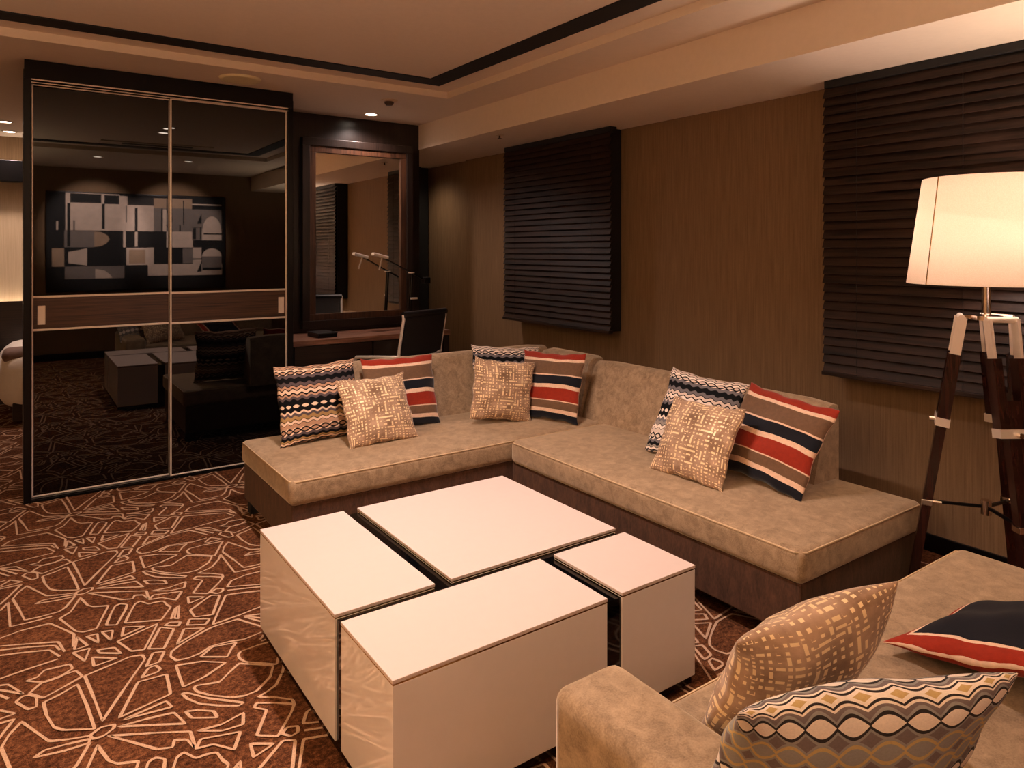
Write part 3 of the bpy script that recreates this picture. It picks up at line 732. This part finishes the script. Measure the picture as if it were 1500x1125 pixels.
for aa in LA:
    e = Vector((math.cos(aa), math.sin(aa), 0)); s = Vector((-math.sin(aa), math.cos(aa), 0))
    P = lambda t, so=0: e * (.082 + .18 * t) + s * so + Vector((0, 0, HZ - .005 - (HZ - .005) * t))
    # upper pair of rails
    bm = BM()
    for k in (-1, 1): add_bar(bm, P(.12, k * .046), P(.36, k * .042), .034, .042, s)
    leg = obj('leg', bm, M['mahogany'], fl)
    bm = BM(); add_bar(bm, P(.25, 0), P(1.0, 0), .062, .036, s, .045, .030); q = obj('lower_leg', bm, M['mahogany']); q.parent = leg
    bm = BM()
    for k in (-1, 1): add_bar(bm, P(.0, k * .052), P(.15, k * .049), .011, .036, s)
    add_tube(bm, [P(0, -.058), P(0, .058)], .012, 12)
    q = obj('hinge_bracket', bm, M['edge']); q.parent = leg
    bm = BM(); add_bar(bm, P(.335), P(.362), .128, .048, s); 
    q = obj('clamp_plate', bm, M['edge']); q.parent = leg
    bm = BM(); add_tube(bm, [P(.348) + e * .02, P(.348) + e * .042], .009, 12); q = obj('clamp_knob', bm, M['chrome']); q.parent = leg
    bm = BM(); c0 = P(.63); add_bar(bm, c0 + e * -.02, Vector((0, 0, c0.z + .01)), .010, .010, s); q = obj('brace_strut', bm, M['black']); q.parent = leg
    bm = BM(); add_box(bm, -.032, .032, -.02, .02, -.012, .012, .003, mat4=Matrix.Translation(c0) @ Matrix.Rotation(aa + PI / 2, 4, 'Z')); add_tube(bm, [c0 - e * .05, c0 - e * .02], .008, 8); q = obj('brace_clip', bm, M['chrome']); q.parent = leg
    bm = BM(); add_tube(bm, [P(.985), Vector((P(1).x, P(1).y, 0))], [.013, .011], 10); q = obj('rubber_foot', bm, M['black']); q.parent = leg
zc = HZ - .005 - (HZ - .005) * .63
bm = BM(); add_tube(bm, [(0, 0, zc - .02), (0, 0, zc + .035)], .018, 14); obj('brace_hub', bm, M['chrome'], fl, 40)

# ------------------------------------------------------------------ ceiling fittings
def spot(name, loc, power, angle, blend, col=(1, .80, .62), rad=.04, parent=None, aim=None):
    l = bpy.data.lights.new(name, 'SPOT'); l.energy = power; l.spot_size = math.radians(angle); l.spot_blend = blend; l.color = col; l.shadow_soft_size = rad
    o = bpy.data.objects.new(name, l); COL.objects.link(o); o.location = loc
    if aim is not None:
        d = Vector(aim) - (Vector(loc) + (Vector(parent.location) if parent else Vector()))
        o.rotation_euler = d.to_track_quat('-Z', 'Y').to_euler()
    if parent: o.parent = parent
    return o
def downlight(x, y, z, label, power, angle, blend=.6, aim=None, r=.045, col=(1, .77, .69)):
    t = thing('downlight', label, 'ceiling light', (x, y, z), 0, 'recessed ceiling downlights')
    bm = BM(); add_lathe(bm, [(r, -.001), (r + .014, -.001), (r + .014, -.005), (r + .004, -.007), (r, -.003), (r, -.001)], n=28); obj('trim_ring', bm, M['plastic'], t, 60)
    bm = BM(); bmesh.ops.create_circle(bm, cap_ends=True, segments=28, radius=r, matrix=Matrix.Translation((0, 0, -.0025))); obj('lens', bm, M['lampglow'], t)
    if power: spot('downlight_beam', (0, 0, -.015), power, angle, blend, col, .035, t, aim)
    return t
PW = 1.0
downlight(2.283, 5.17, CZ, 'lit round downlight in the ceiling just before the mirror', 60, 150, .8)
downlight(-.072, 7.217, CZ, 'nearer of the two lit bedroom downlights at the left edge', 60, 120, .8)
downlight(-.044, 7.80, CZ, 'farther of the two lit bedroom downlights at the left edge', 40, 120, .8)
downlight(1.148, 2.30, TZ, 'downlight over the coffee table nearer the camera, reflected by the wardrobe glass', 126, 125, .75)
downlight(1.145, 2.58, TZ, 'downlight over the coffee table nearer the wardrobe, reflected by its glass', 126, 125, .75)
downlight(.766, .36, CZ, 'downlight over the wall art seen reflected in the left wardrobe door', 700, 48, .5, (.85, YF, 1.72))
downlight(1.705, .41, CZ, 'downlight over the wall art seen reflected in the right wardrobe door', 700, 48, .5, (1.8, YF, 1.72))
spot('passage_fill', (3.2, 6.25, SFZ - .02), 24, 150, 1.0, (1, .78, .58), .15)  # added fill without a fitting, hidden behind the panel; brightens the far right wall
bm = BM(); add_lathe(bm, [(0, -.010), (.10, -.012), (.118, -.012), (.125, 0)], n=40)
tag(obj('ceiling_speaker', bm, M['grille'], smooth=60, loc=(1.144, 4.564, CZ)), 'flat round speaker grille in the ceiling above the wardrobe', 'speaker')
sd = thing('smoke_detector', 'round smoke detector on the ceiling between downlight and tray', 'smoke detector', (2.178, 4.621, CZ))
bm = BM(); add_lathe(bm, [(.06, 0), (.06, -.006), (.042, -.012), (0, -.012)], n=32); obj('base_plate', bm, M['plastic'], sd, 40)
bm = BM(); add_lathe(bm, [(.034, -.01), (.032, -.024), (.022, -.036), (0, -.038)], n=28); obj('sensor_head', bm, plain('dark_sensor', rgb(70, 50, 40), .5), sd, 40)
sp = thing('fire_sprinkler', 'small fire sprinkler under the soffit near the middle blind', 'sprinkler', (2.964, 4.378, SFZ + .001))
bm = BM(); add_lathe(bm, [(.032, 0), (.030, -.004), (0, -.006)], n=24); obj('escutcheon', bm, M['plastic'], sp, 40)
bm = BM(); add_lathe(bm, [(.006, -.004), (.006, -.02), (.016, -.024), (.016, -.026), (0, -.026)], n=16); obj('deflector', bm, plain('sprinkler_metal', rgb(60, 44, 36), .4, .6), sp, 40)
av = thing('air_vent', 'long white air conditioning slot in the tray ceiling', 'air vent', (1.23, 1.40, TZ))
bm = BM(); frame4_ = None
add_box(bm, -.53, .53, -.10, .10, -.010, -.001, .003); obj('vent_frame', bm, M['plastic'], av)
obj('vent_slot', bx(-.33, .33, -.035, .035, -.014, -.009), M['blackmatte'], av)

# ------------------------------------------------------------------ wall art on the wall behind the camera
ar = thing('wall_art', 'wide black, grey and beige abstract panel, seen reflected in the wardrobe glass', 'picture', (1.388, YF, 1.527))
AW, AH = 2.13, 1.27
obj('frame', bx(-AW / 2 - .012, AW / 2 + .012, .001, .03, -AH / 2 - .012, AH / 2 + .012, .003), M['black'], ar)
AC = [rgb(12, 11, 12), rgb(206, 186, 170), rgb(124, 114, 108), rgb(168, 142, 118), rgb(48, 44, 42)]
am = [plain('art_tone_%s' % n, c, .75, var=.08, scale=14) for n, c in zip(('ink', 'beige', 'grey', 'sand', 'charcoal'), AC)]
bm = BM(); lay = [0]
def AX(px): return (px - 105) / 980 * AW - AW / 2
def AZ(py): return AH / 2 - (py - 190) / 545 * AH
def tile(x0, y0, x1, y1, c):
    lay[0] += 1; y = .031 + lay[0] * .00008
    add_box(bm, AX(x0), AX(x1), .030, y, AZ(y1), AZ(y0), 0, mi=c)
def polyt(pts, c):
    lay[0] += 1; y = .031 + lay[0] * .00008
    vs = [bm.verts.new((AX(a), y, AZ(b))) for a, b in pts]; f = bm.faces.new(vs); f.material_index = c
def dome(x0, x1, yt, yb, c): polyt([(x0, yb)] + [((x0 + x1) / 2 - (x1 - x0) / 2 * math.cos(PI * k / 16), yb - (yb - yt) * math.sin(PI * k / 16)) for k in range(17)] + [(x1, yb)], c)
tile(105, 190, 1085, 735, 0)
for q in [(198,192,480,400,1),(222,195,382,246,0),(398,198,477,248,0),(480,200,522,400,1),(522,205,668,250,4),(520,250,670,400,1),(668,205,885,262,3),(668,262,885,400,2),(720,270,740,400,1),
          (195,600,505,670,2),(635,592,1068,660,1),(130,500,192,600,3),(192,402,345,495,2),(515,497,632,596,1),(530,507,620,588,3),(632,495,668,600,1),(498,402,512,495,1),(740,400,890,495,1),
          (668,497,890,592,0),(830,500,890,588,2),(890,495,942,660,1),(885,215,1065,265,0),(885,232,1065,240,1),(885,265,1065,372,2),(945,400,1065,450,1),(955,408,1065,416,0),(945,450,1065,500,0),(945,545,1065,632,2),(950,615,1065,630,0),
          (885,375,945,450,2),(890,378,908,445,0),(385,248,400,390,0),(562,265,577,400,0),(207,250,222,490,0),(236,345,246,400,2),(512,255,519,350,2),(710,265,718,400,0),(740,207,746,275,0),(832,215,838,360,0),(810,360,818,400,0),(562,404,577,490,1),(152,350,162,400,1),(890,560,942,567,0),(933,375,940,445,0)]: tile(*q)
polyt([(212,520),(308,500),(308,596),(212,582)], 1); polyt([(345,405),(380,408),(415,425),(425,448),(412,470),(380,488),(345,492)], 3)
polyt([(590,403),(670,405),(715,425),(740,450),(715,475),(670,492),(590,494)], 0)
polyt([(915,640),(942,575),(942,640)], 0); polyt([(915,350),(942,290),(942,350)], 0); dome(945, 1065, 305, 405, 1); dome(945, 1065, 500, 548, 1)
polyt([(350,615),(400,625),(430,650),(440,668),(350,668)], 1)
for x0, y0, x1, y1 in [(738,270,775,335),(735,360,775,400)]: polyt([(x0, y0), (x0 + 6, y0), (x1, y1), (x1 - 6, y1)], 0)
obj('canvas', bm, am, ar)

# ------------------------------------------------------------------ bedroom seen at the left edge
hb = thing('headboard_wall_unit', 'dark bed headboard unit with glowing fabric panel and black header', 'headboard', (.5, 8.0, 0))
bm = BM(); add_box(bm, -1.3, 2.4, 8.02, YB - .002, 0, .90); add_box(bm, -1.3, 2.4, 7.99, 8.022, 0, .945, .004)
part('headboard', bm, M['ebonyh'], hb)
part('fabric_panel', bx(-1.3, 2.4, 8.10, YB - .002, .90, 2.05), M['panelcloth'], hb)
bm = BM(); add_box(bm, -1.3, 2.4, 8.0, YB - .002, 2.05, 2.20); add_box(bm, -1.3, 2.4, 7.97, 8.002, 2.05, 2.245, .003)
part('header', bm, M['black'], hb)
part('light_strip', bx(-1.2, 2.3, 8.03, 8.06, .90, .908), M['strip'], hb)
part('cove_light_strip', bx(-1.2, 2.3, 8.02, 8.05, 2.20, 2.208), M['strip'], hb)
bd = thing('bed', 'bed with white duvet and brown runner at the left edge', 'bed', (.9, 7.45, 0))
part('bed_base', bx(-.02, 1.85, 6.98, 7.97, .03, .28, .01), M['ebonyh'], bd)
def soft_box(x0, x1, y0, y1, z0, z1, bev, seed):
    bm = cushion(x0, x1, y0, y1, z0, z1, bev, .02); rd = random.Random(seed)
    for v in bm.verts: v.co += Vector((rd.uniform(-1, 1), rd.uniform(-1, 1), rd.uniform(-1, 1))) * .003
    return bm
part('duvet', soft_box(-.12, 1.85, 6.93, 7.98, .12, .60, .16, 1), M['bedlinen'], bd, 180)
part('bed_runner', soft_box(-.09, 1.7, 6.975, 7.22, .50, .612, .05, 2), M['runner'], bd, 180)

# ------------------------------------------------------------------ floor lamp light, added fill lights, world, camera
def pointl(name, loc, power, col, rad, parent=None):
    l = bpy.data.lights.new(name, 'POINT'); l.energy = power; l.color = col; l.shadow_soft_size = rad
    o = bpy.data.objects.new(name, l); COL.objects.link(o); o.location = loc
    if parent: o.parent = parent
    return o
pointl('floor_lamp_light', (0, 0, 1.50), 21, (1, .74, .67), .045, fl)
spot('left_ceiling_fill', (-1.5, .9, 1.45), 560, 160, .8, (1, .78, .56), .12).rotation_euler = (PI, 0, 0)  # added out-of-view fill aimed up to brighten the ceiling; no lamp body
spot('corner_ceiling_fill', (3.05, .25, 1.5), 75, 160, .8, (1, .78, .58), .12).rotation_euler = (PI, 0, 0)  # second added ceiling fill, unseen to the right, no lamp stands here
pointl('side_fill', (-1.9, 2.2, 1.5), 6, (1, .74, .52), .12)  # weak ambient fill added from the left, not a real lamp

wd = bpy.data.worlds.new('night'); S.world = wd; wd.use_nodes = True
wd.node_tree.nodes['Background'].inputs[0].default_value = (.01, .008, .007, 1); wd.node_tree.nodes['Background'].inputs[1].default_value = .3

cam = bpy.data.cameras.new('camera'); co = bpy.data.objects.new('camera', cam); COL.objects.link(co)
co.location = (0, 0, 1.42); co.rotation_euler = (PI / 2, 0, -math.radians(35.1))
cam.sensor_width = 36; cam.lens = 1035 / 1500 * 36; cam.shift_y = -(562.5 - 366) / 1500; cam.clip_start = .03
S.camera = co
S.view_settings.view_transform = 'Standard'; S.view_settings.look = 'None'; S.view_settings.gamma = 1; S.view_settings.use_curve_mapping = False
S.view_settings.exposure = 0.0
S.cycles.use_denoising = True
S.cycles.max_bounces = 10; S.cycles.diffuse_bounces = 5; S.cycles.glossy_bounces = 5
S.cycles.sample_clamp_indirect = 6
